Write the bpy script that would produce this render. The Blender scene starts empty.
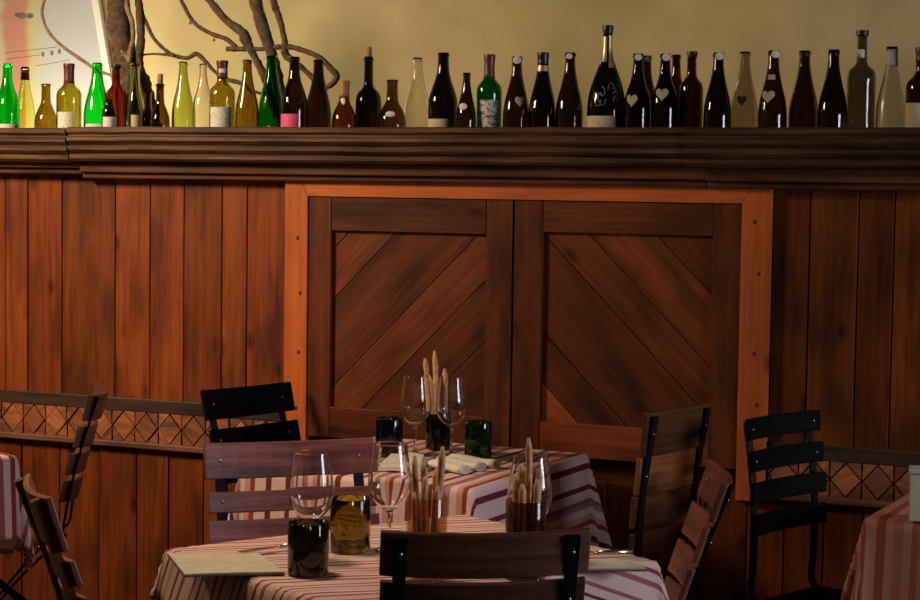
import bpy, bmesh, math, random
from mathutils import Vector, Matrix
random.seed(7)
R = random.random
sc = bpy.context.scene
COL = sc.collection

# ------------------------------------------------------------------ camera
F = 1900.0
D, TH, EYE = 6.2, math.radians(23.6), 1.59
PITCH, ROLL = math.atan(116 / F), 0.014
CAM = Vector((D * math.sin(TH), -D * math.cos(TH), EYE))
FWD = Vector((-math.sin(TH), math.cos(TH), 0))
RGT = Vector((math.cos(TH), math.sin(TH), 0))
UP = Vector((0, 0, 1))
_f = (FWD * math.cos(PITCH) - UP * math.sin(PITCH)).normalized()
_u = (UP * math.cos(PITCH) + FWD * math.sin(PITCH)).normalized()
_r = RGT * math.cos(ROLL) + _u * math.sin(ROLL)
_u = _u * math.cos(ROLL) - RGT * math.sin(ROLL)
cd = bpy.data.cameras.new('camera'); cam = bpy.data.objects.new('camera', cd); COL.objects.link(cam)
m = Matrix((_r, _u, -_f)).transposed().to_4x4(); m.translation = CAM
cam.matrix_world = m
cd.sensor_width = 36; cd.lens = F / 920 * 36; cd.clip_start = .05
sc.camera = cam


def ray(px, py):
    return (_f + _r * ((px - 460) / F) + _u * ((300 - py) / F))


def on_y(px, py, y=0.0):          # point of the vertical plane parallel to the wood wall
    d = ray(px, py); return CAM + d * ((y - CAM.y) / d.y)


def on_z(px, py, z):              # point of a horizontal plane
    d = ray(px, py); return CAM + d * ((z - CAM.z) / d.z)


def cdir(right, fwd):
    return (RGT * right + FWD * fwd).normalized()


# ------------------------------------------------------------------ materials
def new_mat(name):
    mt = bpy.data.materials.new(name); mt.use_nodes = True
    nt = mt.node_tree; b = nt.nodes['Principled BSDF']
    return mt, nt, b


def N(nt, t, **kw):
    n = nt.nodes.new(t)
    for k, v in kw.items(): setattr(n, k, v)
    return n


def ramp(nt, stops, interp='LINEAR'):
    n = nt.nodes.new('ShaderNodeValToRGB'); cr = n.color_ramp; cr.interpolation = interp
    while len(cr.elements) < len(stops): cr.elements.new(.5)
    for e, (p, c) in zip(cr.elements, stops):
        e.position = p; e.color = (*c, 1) if len(c) == 3 else c
    return n


def wood(name, dark, mid, light, rough=.55, grain=1.0, spec=.4, knots=True, stain=.6):
    mt, nt, b = new_mat(name); L = nt.links.new
    uv = N(nt, 'ShaderNodeUVMap')
    mp = N(nt, 'ShaderNodeMapping'); mp.inputs['Scale'].default_value = (55 * grain, 2.2, 1)
    L(uv.outputs[0], mp.inputs[0])
    warp = N(nt, 'ShaderNodeTexNoise'); warp.inputs['Scale'].default_value = 3.5; warp.inputs['Detail'].default_value = 2
    L(uv.outputs[0], warp.inputs['Vector'])
    ma = N(nt, 'ShaderNodeVectorMath', operation='MULTIPLY_ADD')
    L(warp.outputs['Color'], ma.inputs[0]); ma.inputs[1].default_value = (1.3, .3, 0); L(mp.outputs[0], ma.inputs[2])
    g = N(nt, 'ShaderNodeTexNoise'); g.inputs['Scale'].default_value = 1.0; g.inputs['Detail'].default_value = 6; g.inputs['Roughness'].default_value = .6
    L(ma.outputs[0], g.inputs['Vector'])
    rp = ramp(nt, [(.25, dark), (.5, mid), (.8, light)])
    L(g.outputs['Fac'], rp.inputs[0])
    # broad stains
    mp2 = N(nt, 'ShaderNodeMapping'); mp2.inputs['Scale'].default_value = (9, 2.6, 1)
    L(uv.outputs[0], mp2.inputs[0])
    s = N(nt, 'ShaderNodeTexNoise'); s.inputs['Scale'].default_value = 1; s.inputs['Detail'].default_value = 4
    L(mp2.outputs[0], s.inputs['Vector'])
    rs = ramp(nt, [(.33, (1 - stain,) * 3), (.55, (1, 1, 1)), (.75, (1.12, 1.08, 1.0))])
    L(s.outputs['Fac'], rs.inputs[0])
    mx = N(nt, 'ShaderNodeMix', data_type='RGBA', blend_type='MULTIPLY'); mx.inputs[0].default_value = 1
    L(rp.outputs[0], mx.inputs[6]); L(rs.outputs[0], mx.inputs[7])
    out = mx.outputs[2]
    if knots:
        mp3 = N(nt, 'ShaderNodeMapping'); mp3.inputs['Scale'].default_value = (9, 4.2, 1)
        L(uv.outputs[0], mp3.inputs[0])
        v = N(nt, 'ShaderNodeTexVoronoi'); v.inputs['Scale'].default_value = 1; v.inputs['Randomness'].default_value = 1
        L(mp3.outputs[0], v.inputs['Vector'])
        rk = ramp(nt, [(.05, (.22, .16, .14)), (.11, (.6, .5, .45)), (.2, (1, 1, 1))])
        L(v.outputs['Distance'], rk.inputs[0])
        mk = N(nt, 'ShaderNodeMix', data_type='RGBA', blend_type='MULTIPLY'); mk.inputs[0].default_value = .9
        L(out, mk.inputs[6]); L(rk.outputs[0], mk.inputs[7]); out = mk.outputs[2]
    at = N(nt, 'ShaderNodeAttribute'); at.attribute_name = 'tone'
    mt2 = N(nt, 'ShaderNodeMix', data_type='RGBA', blend_type='MULTIPLY'); mt2.inputs[0].default_value = 1
    L(out, mt2.inputs[6]); L(at.outputs['Color'], mt2.inputs[7])
    L(mt2.outputs[2], b.inputs['Base Color'])
    b.inputs['Roughness'].default_value = rough
    b.inputs['Specular IOR Level'].default_value = spec
    bp = N(nt, 'ShaderNodeBump'); bp.inputs['Strength'].default_value = .35; bp.inputs['Distance'].default_value = .003
    L(g.outputs['Fac'], bp.inputs['Height']); L(bp.outputs[0], b.inputs['Normal'])
    return mt


def plain(name, col, rough=.5, metal=0, noise=.0, scale=30, spec=.5, bump=0):
    mt, nt, b = new_mat(name); L = nt.links.new
    b.inputs['Roughness'].default_value = rough; b.inputs['Metallic'].default_value = metal
    b.inputs['Specular IOR Level'].default_value = spec
    tc = N(nt, 'ShaderNodeTexCoord'); n = N(nt, 'ShaderNodeTexNoise'); n.inputs['Scale'].default_value = scale; n.inputs['Detail'].default_value = 5
    L(tc.outputs['Object'], n.inputs['Vector'])
    rp = ramp(nt, [(.3, tuple(c * (1 - noise) for c in col)), (.7, tuple(min(1, c * (1 + noise)) for c in col))])
    L(n.outputs['Fac'], rp.inputs[0]); L(rp.outputs[0], b.inputs['Base Color'])
    if bump:
        bp = N(nt, 'ShaderNodeBump'); bp.inputs['Strength'].default_value = bump; bp.inputs['Distance'].default_value = .004
        L(n.outputs['Fac'], bp.inputs['Height']); L(bp.outputs[0], b.inputs['Normal'])
    return mt


def glass(name, col, rough=.0, trans=1.0, ior=1.5, spec=.5):
    mt, nt, b = new_mat(name)
    b.inputs['Base Color'].default_value = (*col, 1)
    b.inputs['Roughness'].default_value = rough
    b.inputs['Transmission Weight'].default_value = trans
    b.inputs['IOR'].default_value = ior
    n = N(nt, 'ShaderNodeTexNoise'); n.inputs['Scale'].default_value = 25
    tc = N(nt, 'ShaderNodeTexCoord'); nt.links.new(tc.outputs['Object'], n.inputs['Vector'])
    bp = N(nt, 'ShaderNodeBump'); bp.inputs['Strength'].default_value = .02; bp.inputs['Distance'].default_value = .002
    nt.links.new(n.outputs['Fac'], bp.inputs['Height']); nt.links.new(bp.outputs[0], b.inputs['Normal'])
    return mt


def thin_glass(name, col):
    """thin-walled glass: tinted clear film with a Fresnel sheen"""
    mt, nt, b = new_mat(name); nt.nodes.remove(b); L = nt.links.new
    out = [n for n in nt.nodes if n.type == 'OUTPUT_MATERIAL'][0]
    tr = N(nt, 'ShaderNodeBsdfTransparent'); tr.inputs[0].default_value = (*col, 1)
    gl = N(nt, 'ShaderNodeBsdfGlossy'); gl.inputs['Roughness'].default_value = .02
    lw = N(nt, 'ShaderNodeLayerWeight'); lw.inputs[0].default_value = .5; pw = N(nt, 'ShaderNodeMath', operation='POWER'); L(lw.outputs['Facing'], pw.inputs[0]); pw.inputs[1].default_value = 4
    fr_ = N(nt, 'ShaderNodeMath', operation='MULTIPLY_ADD'); L(pw.outputs[0], fr_.inputs[0]); fr_.inputs[1].default_value = .6; fr_.inputs[2].default_value = .04
    n = N(nt, 'ShaderNodeTexNoise'); n.inputs['Scale'].default_value = 18; tc = N(nt, 'ShaderNodeTexCoord'); L(tc.outputs['Object'], n.inputs['Vector'])
    bp = N(nt, 'ShaderNodeBump'); bp.inputs['Strength'].default_value = .03; bp.inputs['Distance'].default_value = .002
    L(n.outputs['Fac'], bp.inputs['Height']); L(bp.outputs[0], gl.inputs['Normal'])
    mx = N(nt, 'ShaderNodeMixShader'); L(fr_.outputs[0], mx.inputs[0]); L(tr.outputs[0], mx.inputs[1]); L(gl.outputs[0], mx.inputs[2]); L(mx.outputs[0], out.inputs[0])
    return mt


def paper(name, base, ink, density=.5, sx=3.0, sy=9.0):
    """paper with rows of printed marks"""
    mt, nt, b = new_mat(name); L = nt.links.new
    uv = N(nt, 'ShaderNodeUVMap')
    mp = N(nt, 'ShaderNodeMapping'); mp.inputs['Scale'].default_value = (sx, sy, 1); L(uv.outputs[0], mp.inputs[0])
    n = N(nt, 'ShaderNodeTexNoise'); n.inputs['Scale'].default_value = 1; n.inputs['Detail'].default_value = 3
    L(mp.outputs[0], n.inputs['Vector'])
    rp = ramp(nt, [(.66 - .2 * density, base), (.72 - .2 * density, ink)])
    L(n.outputs['Fac'], rp.inputs[0]); L(rp.outputs[0], b.inputs['Base Color']); b.inputs['Roughness'].default_value = .7
    return mt


def striped(name, stops, period):
    mt, nt, b = new_mat(name); L = nt.links.new
    uv = N(nt, 'ShaderNodeUVMap'); sp = N(nt, 'ShaderNodeSeparateXYZ'); L(uv.outputs[0], sp.inputs[0])
    dv = N(nt, 'ShaderNodeMath', operation='DIVIDE'); L(sp.outputs['Y'], dv.inputs[0]); dv.inputs[1].default_value = period
    fr = N(nt, 'ShaderNodeMath', operation='FRACT'); L(dv.outputs[0], fr.inputs[0])
    rp = ramp(nt, stops, 'CONSTANT'); L(fr.outputs[0], rp.inputs[0])
    w = N(nt, 'ShaderNodeTexNoise'); w.inputs['Scale'].default_value = 260; L(uv.outputs[0], w.inputs['Vector'])
    rw = ramp(nt, [(.3, (.82, .82, .82)), (.7, (1.08, 1.08, 1.08))]); L(w.outputs['Fac'], rw.inputs[0])
    mx = N(nt, 'ShaderNodeMix', data_type='RGBA', blend_type='MULTIPLY'); mx.inputs[0].default_value = 1
    L(rp.outputs[0], mx.inputs[6]); L(rw.outputs[0], mx.inputs[7]); L(mx.outputs[2], b.inputs['Base Color'])
    b.inputs['Roughness'].default_value = .85; b.inputs['Specular IOR Level'].default_value = .2
    bp = N(nt, 'ShaderNodeBump'); bp.inputs['Strength'].default_value = .2; bp.inputs['Distance'].default_value = .001
    L(w.outputs['Fac'], bp.inputs['Height']); L(bp.outputs[0], b.inputs['Normal'])
    return mt


M = {}
M['boards'] = wood('reclaimed_boards', (.085, .016, .003), (.195, .044, .006), (.26, .064, .010), .5, spec=.22)
M['panel'] = wood('dark_panel_wood', (.075, .017, .004), (.14, .033, .0075), (.19, .049, .010), .5, spec=.22)
M['orange'] = wood('orange_frame_wood', (.40, .085, .014), (.52, .12, .021), (.60, .155, .03), .45, stain=.3)
M['ledge'] = wood('weathered_ledge_wood', (.026, .0105, .005), (.088, .038, .017), (.22, .11, .05), .5, grain=1.6, spec=.25, knots=False)
M['ledge2'] = wood('ledge_underside_wood', (.05, .014, .005), (.13, .04, .013), (.2, .068, .022), .5, knots=False, spec=.25)
M['rail'] = wood('dark_rail_wood', (.02, .01, .006), (.05, .022, .012), (.09, .042, .022), .55, knots=False)
M['chair_dark'] = wood('dark_chair_wood', (.07, .026, .016), (.15, .055, .033), (.24, .095, .055), .38, spec=.45)
M['chair_black'] = wood('black_chair_wood', (.003, .002, .002), (.005, .0035, .003), (.009, .006, .0045), .6, knots=False, spec=.06)
M['chair_red'] = wood('red_brown_chair_wood', (.09, .025, .016), (.2, .058, .035), (.30, .10, .06), .4, knots=False)
M['chair_purple'] = wood('worn_chair_wood', (.075, .022, .018), (.20, .058, .046), (.34, .135, .11), .42, spec=.45, stain=.75)
M['chair_tan'] = wood('tan_chair_wood', (.10, .032, .009), (.22, .075, .02), (.33, .125, .034), .42, spec=.25)
M['iron'] = plain('black_iron', (.012, .010, .009), .45, .6, .3, 60)
M['bolt'] = plain('steel_bolt', (.45, .42, .38), .3, 1, .1)
M['table_wood'] = wood('table_wood', (.05, .02, .01), (.12, .05, .02), (.2, .09, .04), .5)
M['plaster'] = plain('ochre_plaster', (.545, .44, .22), .9, 0, .16, 3.2, .1, .25)
M['plaster2'] = plain('pale_plaster', (.45, .34, .2), .9, 0, .1, 3, .1, .1)
M['floor'] = wood('floor_boards', (.04, .018, .01), (.09, .04, .02), (.14, .065, .03), .5)
M['bark'] = plain('vine_bark', (.12, .078, .048), .85, 0, .45, 45, .2, .9)
M['bark_lit'] = plain('lit_bark', (.30, .21, .13), .85, 0, .35, 45, .2, .8)  # lighter bark tint stands in for lamplight on the twigs
cream, wine, rose, peach, mauve, red = (.72, .52, .44), (.17, .022, .036), (.38, .11, .11), (.58, .31, .20), (.38, .2, .24), (.30, .045, .04)
M['cloth'] = striped('wine_striped_cloth', [(0, cream), (.14, wine), (.22, cream), (.38, red), (.45, peach), (.53, cream), (.62, mauve), (.68, rose), (.74, cream), (.86, wine), (.93, cream)], .23)
M['cloth_fine'] = striped('fine_striped_cloth', [(0, cream), (.12, rose), (.2, cream), (.32, red), (.38, cream), (.52, peach), (.58, cream), (.68, wine), (.73, cream), (.84, rose), (.9, cream)], .15)
M['cloth_pink'] = striped('pink_striped_cloth', [(0, cream), (.2, red), (.36, cream), (.55, rose), (.66, cream), (.8, red), (.9, cream)], .17)
M['cloth_warm'] = striped('rust_striped_cloth', [(0, (.52, .24, .15)), (.16, (.36, .09, .06)), (.3, (.50, .22, .14)), (.46, (.40, .12, .08)), (.55, (.52, .25, .16)), (.66, (.44, .17, .12)), (.78, (.52, .24, .15)), (.88, (.34, .08, .055))], .2)
M['napkin'] = plain('white_napkin', (.72, .70, .60), .9, 0, .08, 120, .1, .3)
M['sheet'] = plain('menu_paper', (.60, .55, .42), .8, 0, .1, 25, .2)
M['cover'] = plain('menu_cover', (.20, .11, .07), .6, 0, .2, 40)
M['steel'] = plain('cutlery_steel', (.6, .58, .55), .22, 1, .05)
M['cork'] = plain('cork', (.36, .20, .10), .9, 0, .35, 220)
M['bread'] = plain('breadstick_crust', (.66, .37, .17), .75, 0, .3, 70, .3, .5)
M['black'] = plain('black_foil', (.012, .010, .010), .35, 0, .2)
M['maroon'] = plain('maroon_foil', (.13, .030, .024), .35, 0, .2)
M['rust'] = plain('rust_foil', (.22, .06, .03), .45, 0, .2)
M['gold'] = plain('gold_foil', (.62, .47, .22), .35, .55, .15)
M['amber_foil'] = plain('amber_foil', (.40, .19, .06), .55, 0, .2)
M['white'] = plain('white_paper', (.72, .69, .60), .7, 0, .06)
M['heart'] = plain('cream_heart_paper', (.43, .37, .27), .7, 0, .06)
M['pink'] = plain('pink_paper', (.72, .09, .22), .6, 0, .1)
M['print'] = paper('printed_label', (.70, .70, .60), (.10, .10, .10), .35, 2.6, 7)
M['face'] = paper('engraved_label', (.68, .66, .58), (.16, .15, .14), .8, 2.2, 4)
M['card'] = paper('cream_label', (.60, .50, .32), (.25, .18, .1), .35, 3, 6)
M['box'] = plain('cream_card', (.62, .55, .36), .7, 0, .05)
M['boxtop'] = plain('grey_lid', (.55, .52, .48), .5, 0, .05)
M['etch'] = plain('silver_print', (.35, .34, .30), .5, .3, .1)
M['bud'] = plain('dry_bud', (.42, .12, .05), .9, 0, .2)
G = {}
G['dark'] = glass('dark_bottle_glass', (.17, .10, .035))
G['black'] = glass('black_bottle_glass', (.085, .055, .028))
G['brown'] = glass('brown_bottle_glass', (.42, .19, .045))
G['redbrown'] = glass('red_brown_bottle_glass', (.40, .11, .05))
G['darkred'] = glass('dark_red_brown_bottle_glass', (.17, .055, .028))
G['olive'] = glass('olive_bottle_glass', (.56, .50, .10))
G['oliveamber'] = glass('amber_bottle_glass', (.50, .38, .075))
G['olivedark'] = glass('dark_olive_bottle_glass', (.32, .23, .065))
G['emerald'] = glass('emerald_bottle_glass', (.045, .80, .12))
G['green'] = glass('green_bottle_glass', (.02, .34, .05))
G['lime'] = glass('yellow_green_bottle_glass', (.88, .90, .42))
G['pale'] = glass('pale_green_bottle_glass', (.68, .74, .30))
G['clear'] = glass('clear_bottle_glass', (.93, .92, .86))
G['cleargrey'] = glass('smoky_bottle_glass', (.60, .54, .46))
G['smoke'] = glass('dark_smoky_bottle_glass', (.34, .29, .23))
G['frost'] = glass('frosted_bottle_glass', (.78, .77, .74), .22)
G['wine'] = glass('wine_glass', (.985, .985, .985), 0, 1, 1.45)
G['tdark'] = glass('dark_tumbler_glass', (.09, .075, .04))
G['tolive'] = glass('olive_tumbler_glass', (.42, .33, .06))
G['tamber'] = thin_glass('amber_tumbler_glass', (.86, .74, .56))
G['tbrown'] = thin_glass('brown_tumbler_glass', (.56, .44, .28))
G['tblue'] = glass('blue_tumbler_glass', (.045, .04, .20))
G['tgreen'] = glass('green_tumbler_glass', (.04, .27, .035))


# ------------------------------------------------------------------ mesh builder
class MB:
    def __init__(s):
        s.v, s.f, s.uv, s.tone, s.smooth = [], [], [], [], []

    def add(s, verts, faces, uvs=None, tone=1.0, smooth=False):
        o = len(s.v); s.v += [tuple(p) for p in verts]
        for k, f in enumerate(faces):
            s.f.append([i + o for i in f])
            s.uv.append(uvs[k] if uvs else [(0, 0)] * len(f))
            s.tone.append(tone if isinstance(tone, tuple) else (tone,) * 3); s.smooth.append(smooth)

    def box(s, size, mat=None, tone=1.0, bevel=.002, curve=0.0, segs=1):
        """box centred at 0; grain runs along its longest side; optional bend of x-long slats towards -y"""
        bm = bmesh.new(); bmesh.ops.create_cube(bm, size=1)
        bmesh.ops.scale(bm, vec=size, verts=bm.verts)
        if segs > 1:
            ed = [e for e in bm.edges if abs(e.verts[0].co.x - e.verts[1].co.x) > 1e-6]
            bmesh.ops.subdivide_edges(bm, edges=ed, cuts=segs - 1, use_grid_fill=True)
        if bevel > 0:
            sharp = [e for e in bm.edges if len(e.link_faces) == 2 and e.calc_face_angle(0) > .5]
            bmesh.ops.bevel(bm, geom=sharp, offset=min(bevel, min(size) * .45), segments=2, affect='EDGES', profile=.5)
        ax = max(range(3), key=lambda i: size[i]); ou, ov = R() * 40, R() * 40
        bm.verts.ensure_lookup_table(); bm.normal_update()
        vs = [v.co.copy() for v in bm.verts]; fs, us = [], []
        for f in bm.faces:
            n = [abs(c) for c in f.normal]; dn = n.index(max(n))
            oth = [i for i in range(3) if i != ax and i != dn] or [i for i in range(3) if i != dn and i != ax] or [(ax + 1) % 3]
            if dn == ax: a_, b_ = [i for i in range(3) if i != ax]
            else: a_, b_ = oth[0], ax
            fs.append([v.index for v in f.verts]); us.append([(v.co[a_] + ou, v.co[b_] + ov) for v in f.verts])
        bm.free()
        if curve:
            h = size[0] / 2
            for p in vs: p.y -= curve * (1 - (p.x / h) ** 2)
        if mat is not None: vs = [mat @ p for p in vs]
        s.add(vs, fs, us, tone)

    def bx(s, c, size, rot=None, **kw):
        mt = Matrix.Translation(Vector(c))
        if rot is not None: mt = mt @ rot.to_4x4()
        s.box(size, mt, **kw)

    def prism(s, pts, d, tone=1.0, grain=None, uvs01=False):
        """polygon (3-D points) extruded by vector d"""
        pts = [Vector(p) for p in pts]; d = Vector(d); n = len(pts)
        g = Vector(grain).normalized() if grain is not None else (pts[1] - pts[0]).normalized()
        nn = d.normalized(); cr = nn.cross(g); ou, ov = R() * 40, R() * 40
        top = [p + d for p in pts]
        uvf = lambda p: (p.dot(cr) + ou, p.dot(g) + ov)
        fs = [list(range(n)), [2 * n - 1 - i for i in range(n)]]
        if uvs01: us = [uvs01, uvs01[::-1]]
        else: us = [[uvf(p) for p in pts], [uvf(p) for p in top[::-1]]]
        for i in range(n):
            j = (i + 1) % n; fs.append([j, i, i + n, j + n])
            us.append([uvf(pts[j]), uvf(pts[i]), uvf(pts[i]), uvf(pts[j])] if not uvs01 else [(0, 0)] * 4)
        s.add(pts + top, fs, us, tone)

    def lathe(s, prof, n=28, c=(0, 0, 0), tone=1.0):
        vs, fs, us = [], [], []; idx = []
        for r, z in prof:
            if r < 1e-5: idx.append([len(vs)]); vs.append(Vector((c[0], c[1], c[2] + z)))
            else:
                idx.append(list(range(len(vs), len(vs) + n)))
                for k in range(n):
                    a = 2 * math.pi * k / n; vs.append(Vector((c[0] + r * math.cos(a), c[1] + r * math.sin(a), c[2] + z)))
        for A, B in zip(idx, idx[1:]):
            if len(A) == 1 and len(B) == 1: continue
            for k in range(n):
                k2 = (k + 1) % n
                if len(A) == 1: fs.append([A[0], B[k2], B[k]])
                elif len(B) == 1: fs.append([A[k], A[k2], B[0]])
                else: fs.append([A[k], A[k2], B[k2], B[k]])
        s.add(vs, fs, None, tone, True)

    def tube(s, pts, rad, n=10, knobs=0.0):
        pts = [Vector(p) for p in pts]
        if not hasattr(rad, '__len__'): rad = [rad] * len(pts)
        vs, fs = [], []; prev = None
        for i, p in enumerate(pts):
            t = (pts[min(i + 1, len(pts) - 1)] - pts[max(i - 1, 0)]).normalized()
            if prev is None: a = t.orthogonal().normalized()
            else: a = (prev - t * prev.dot(t)).normalized()
            prev = a; b = t.cross(a)
            for k in range(n):
                an = 2 * math.pi * k / n; r = rad[i] * (1 + knobs * (R() - .5))
                vs.append(p + (a * math.cos(an) + b * math.sin(an)) * r)
        m_ = len(pts)
        for i in range(m_ - 1):
            for k in range(n):
                k2 = (k + 1) % n; fs.append([i * n + k, i * n + k2, (i + 1) * n + k2, (i + 1) * n + k])
        fs.append([n - 1 - k for k in range(n)]); fs.append([(m_ - 1) * n + k for k in range(n)])
        s.add(vs, fs, None, 1.0, True)

    def bar(s, pts, w, t, side):
        """flat iron bar along pts; w measured along 'side', t across"""
        pts = [Vector(p) for p in pts]; side = Vector(side).normalized(); vs, fs = [], []
        for i, p in enumerate(pts):
            tg = (pts[min(i + 1, len(pts) - 1)] - pts[max(i - 1, 0)]).normalized()
            nn = tg.cross(side).normalized()
            for a, b in ((-1, -1), (1, -1), (1, 1), (-1, 1)): vs.append(p + side * (a * w / 2) + nn * (b * t / 2))
        for i in range(len(pts) - 1):
            for k in range(4):
                k2 = (k + 1) % 4; fs.append([i * 4 + k, i * 4 + k2, i * 4 + 4 + k2, i * 4 + 4 + k])
        fs.append([3, 2, 1, 0]); e = (len(pts) - 1) * 4; fs.append([e, e + 1, e + 2, e + 3])
        s.add(vs, fs)

    def build(s, name, mat, parent=None, loc=None, origin=None):
        me = bpy.data.meshes.new(name)
        vs = s.v
        if origin is not None: vs = [tuple(Vector(p) - Vector(origin)) for p in vs]
        me.from_pydata(vs, [], s.f)
        me.color_attributes.new('tone', 'FLOAT_COLOR', 'CORNER'); me.uv_layers.new(name='UVMap')
        ca = me.color_attributes['tone']; uvl = me.uv_layers['UVMap']
        for p in me.polygons:
            u = s.uv[p.index]; t = s.tone[p.index]
            for k, li in enumerate(p.loop_indices):
                uvl.data[li].uv = u[k]; ca.data[li].color = (*t, 1)
            p.use_smooth = s.smooth[p.index]
        bm = bmesh.new(); bm.from_mesh(me); bmesh.ops.recalc_face_normals(bm, faces=bm.faces); bm.to_mesh(me); bm.free()
        me.materials.append(mat)
        o = bpy.data.objects.new(name, me); COL.objects.link(o)
        if parent is not None: o.parent = parent
        if origin is not None: o.location = origin
        if loc is not None: o.location = loc
        return o


def tag(o, label=None, cat=None, group=None, kind=None):
    if label: o['label'] = label
    if cat: o['category'] = cat
    if group: o['group'] = group
    if kind: o['kind'] = kind
    return o


def empty(name, loc, rz=0.0):
    o = bpy.data.objects.new(name, None); COL.objects.link(o); o.location = loc; o.rotation_euler = (0, 0, rz)
    o.empty_display_size = .05
    return o


def smooth_path(pts, n=6):
    """Catmull-Rom through points"""
    P = [Vector(p) for p in pts]; P = [P[0] * 2 - P[1]] + P + [P[-1] * 2 - P[-2]]; out = []
    for i in range(1, len(P) - 2):
        for k in range(n):
            t = k / n; a, b, c, d = P[i - 1], P[i], P[i + 1], P[i + 2]
            out.append(.5 * ((2 * b) + (c - a) * t + (2 * a - 5 * b + 4 * c - d) * t * t + (-a + 3 * b - 3 * c + d) * t ** 3))
    out.append(P[-2]); return out


# ------------------------------------------------------------------ the setting
BGY = 1.35                                  # ochre wall behind the wooden partition
f = MB()
for i in range(30): f.bx((-3.4 + i * .3, -2.3, -.015), (.297, 7.3, .03), tone=.8 + .4 * R(), bevel=.002)
tag(f.build('floor', M['floor']), kind='structure')
w = MB(); w.bx((.6, BGY + .06, 1.7), (9, .12, 3.5), bevel=0); tag(w.build('wall_rear', M['plaster']), kind='structure')
w = MB(); w.bx((-3.46, -2.2, 1.65), (.12, 7.2, 3.3), bevel=0); tag(w.build('wall_left', M['plaster2']), kind='structure')
# right wall with a window opening
wr = MB(); X = 4.76; y0, y1, z0, z1 = -2.0, -.7, .95, 2.25
wr.bx((X, (-5.8 + y0) / 2, 1.65), (.12, 5.8 + y0, 3.3), bevel=0)
wr.bx((X, (y1 + 1.4) / 2, 1.65), (.12, 1.4 - y1, 3.3), bevel=0)
wr.bx((X, (y0 + y1) / 2, z0 / 2), (.12, y1 - y0, z0), bevel=0)
wr.bx((X, (y0 + y1) / 2, (z1 + 3.3) / 2), (.12, y1 - y0, 3.3 - z1), bevel=0)
tag(wr.build('wall_right', M['plaster2']), kind='structure')
wf = MB()
for yy in (y0 + .03, (y0 + y1) / 2, y1 - .03): wf.bx((X, yy, (z0 + z1) / 2), (.05, .05, z1 - z0))
for zz in (z0 + .03, z1 - .03): wf.bx((X, (y0 + y1) / 2, zz), (.05, y1 - y0, .05))
tag(wf.build('window_1', M['table_wood']), kind='structure')

# wooden partition: boards, chair rail, pair of panelled shutters
LEDGE_Z = on_y(460, 126.5, -.13).z
TOPZ = on_y(460, 182, 0).z
def wx(px, py=290): return on_y(px, py, 0).x
def wz(px, py): return on_y(px, py, 0).z

back = MB()
edges = [-200, -165, -130, -95, -62, -30, 6, 28, 62, 115, 150, 184, 222, 247, 289]
tones = [.9, 1, .8, 1.05, .9, 1.1, 1.15, .95, .8, 1.2, 1.15, .85, 1.1, 1.1]
tones = [.9, 1, .8, 1.05, .9, 1.0, 1.15, .85, .78, 1.15, 1.12, .82, 1.05, 1.1]
def boards(mb, ed, tn, zlo, zhi, y=0.0, th=.022):
    for a, b, t in zip(ed, ed[1:], tn):
        xa, xb = wx(a), wx(b)
        mb.bx(((xa + xb) / 2, y + th / 2 - .004 * R(), (zlo + zhi) / 2), (xb - xa - .0035, th, zhi - zlo), bevel=.003,
              tone=(t, t * (.92 + .16 * R()), t * (.9 + .2 * R())))
RAIL_T, RAIL_B = wz(100, 395.5), wz(100, 444)
boards(back, edges, tones, RAIL_T - .01, TOPZ + .03)
edr = [771, 809, 857, 893, 935, 980, 1020, 1070, 1120, 1180, 1240]
boards(back, edr, [.55, .72, .62, 1.0, .8, .9, .7, .9, .8, .9], RAIL_T - .01, TOPZ + .03)
low = [-200, -160, -120, -80, -40, -5, 22, 60, 100, 138, 170, 205, 250, 300, 350, 400, 450, 514, 560, 610, 660, 705, 752, 790, 830, 870, 915, 960, 1010, 1070, 1130, 1190, 1240]
boards(back, low, [.75 + .35 * R() for _ in low], .0, RAIL_B + .01)
back.bx((.4, .06, LEDGE_Z / 2 - .06), (6.4, .07, LEDGE_Z - .12), bevel=0, tone=.4)
tag(back.build('wall_back', M['boards']), kind='structure')

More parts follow.
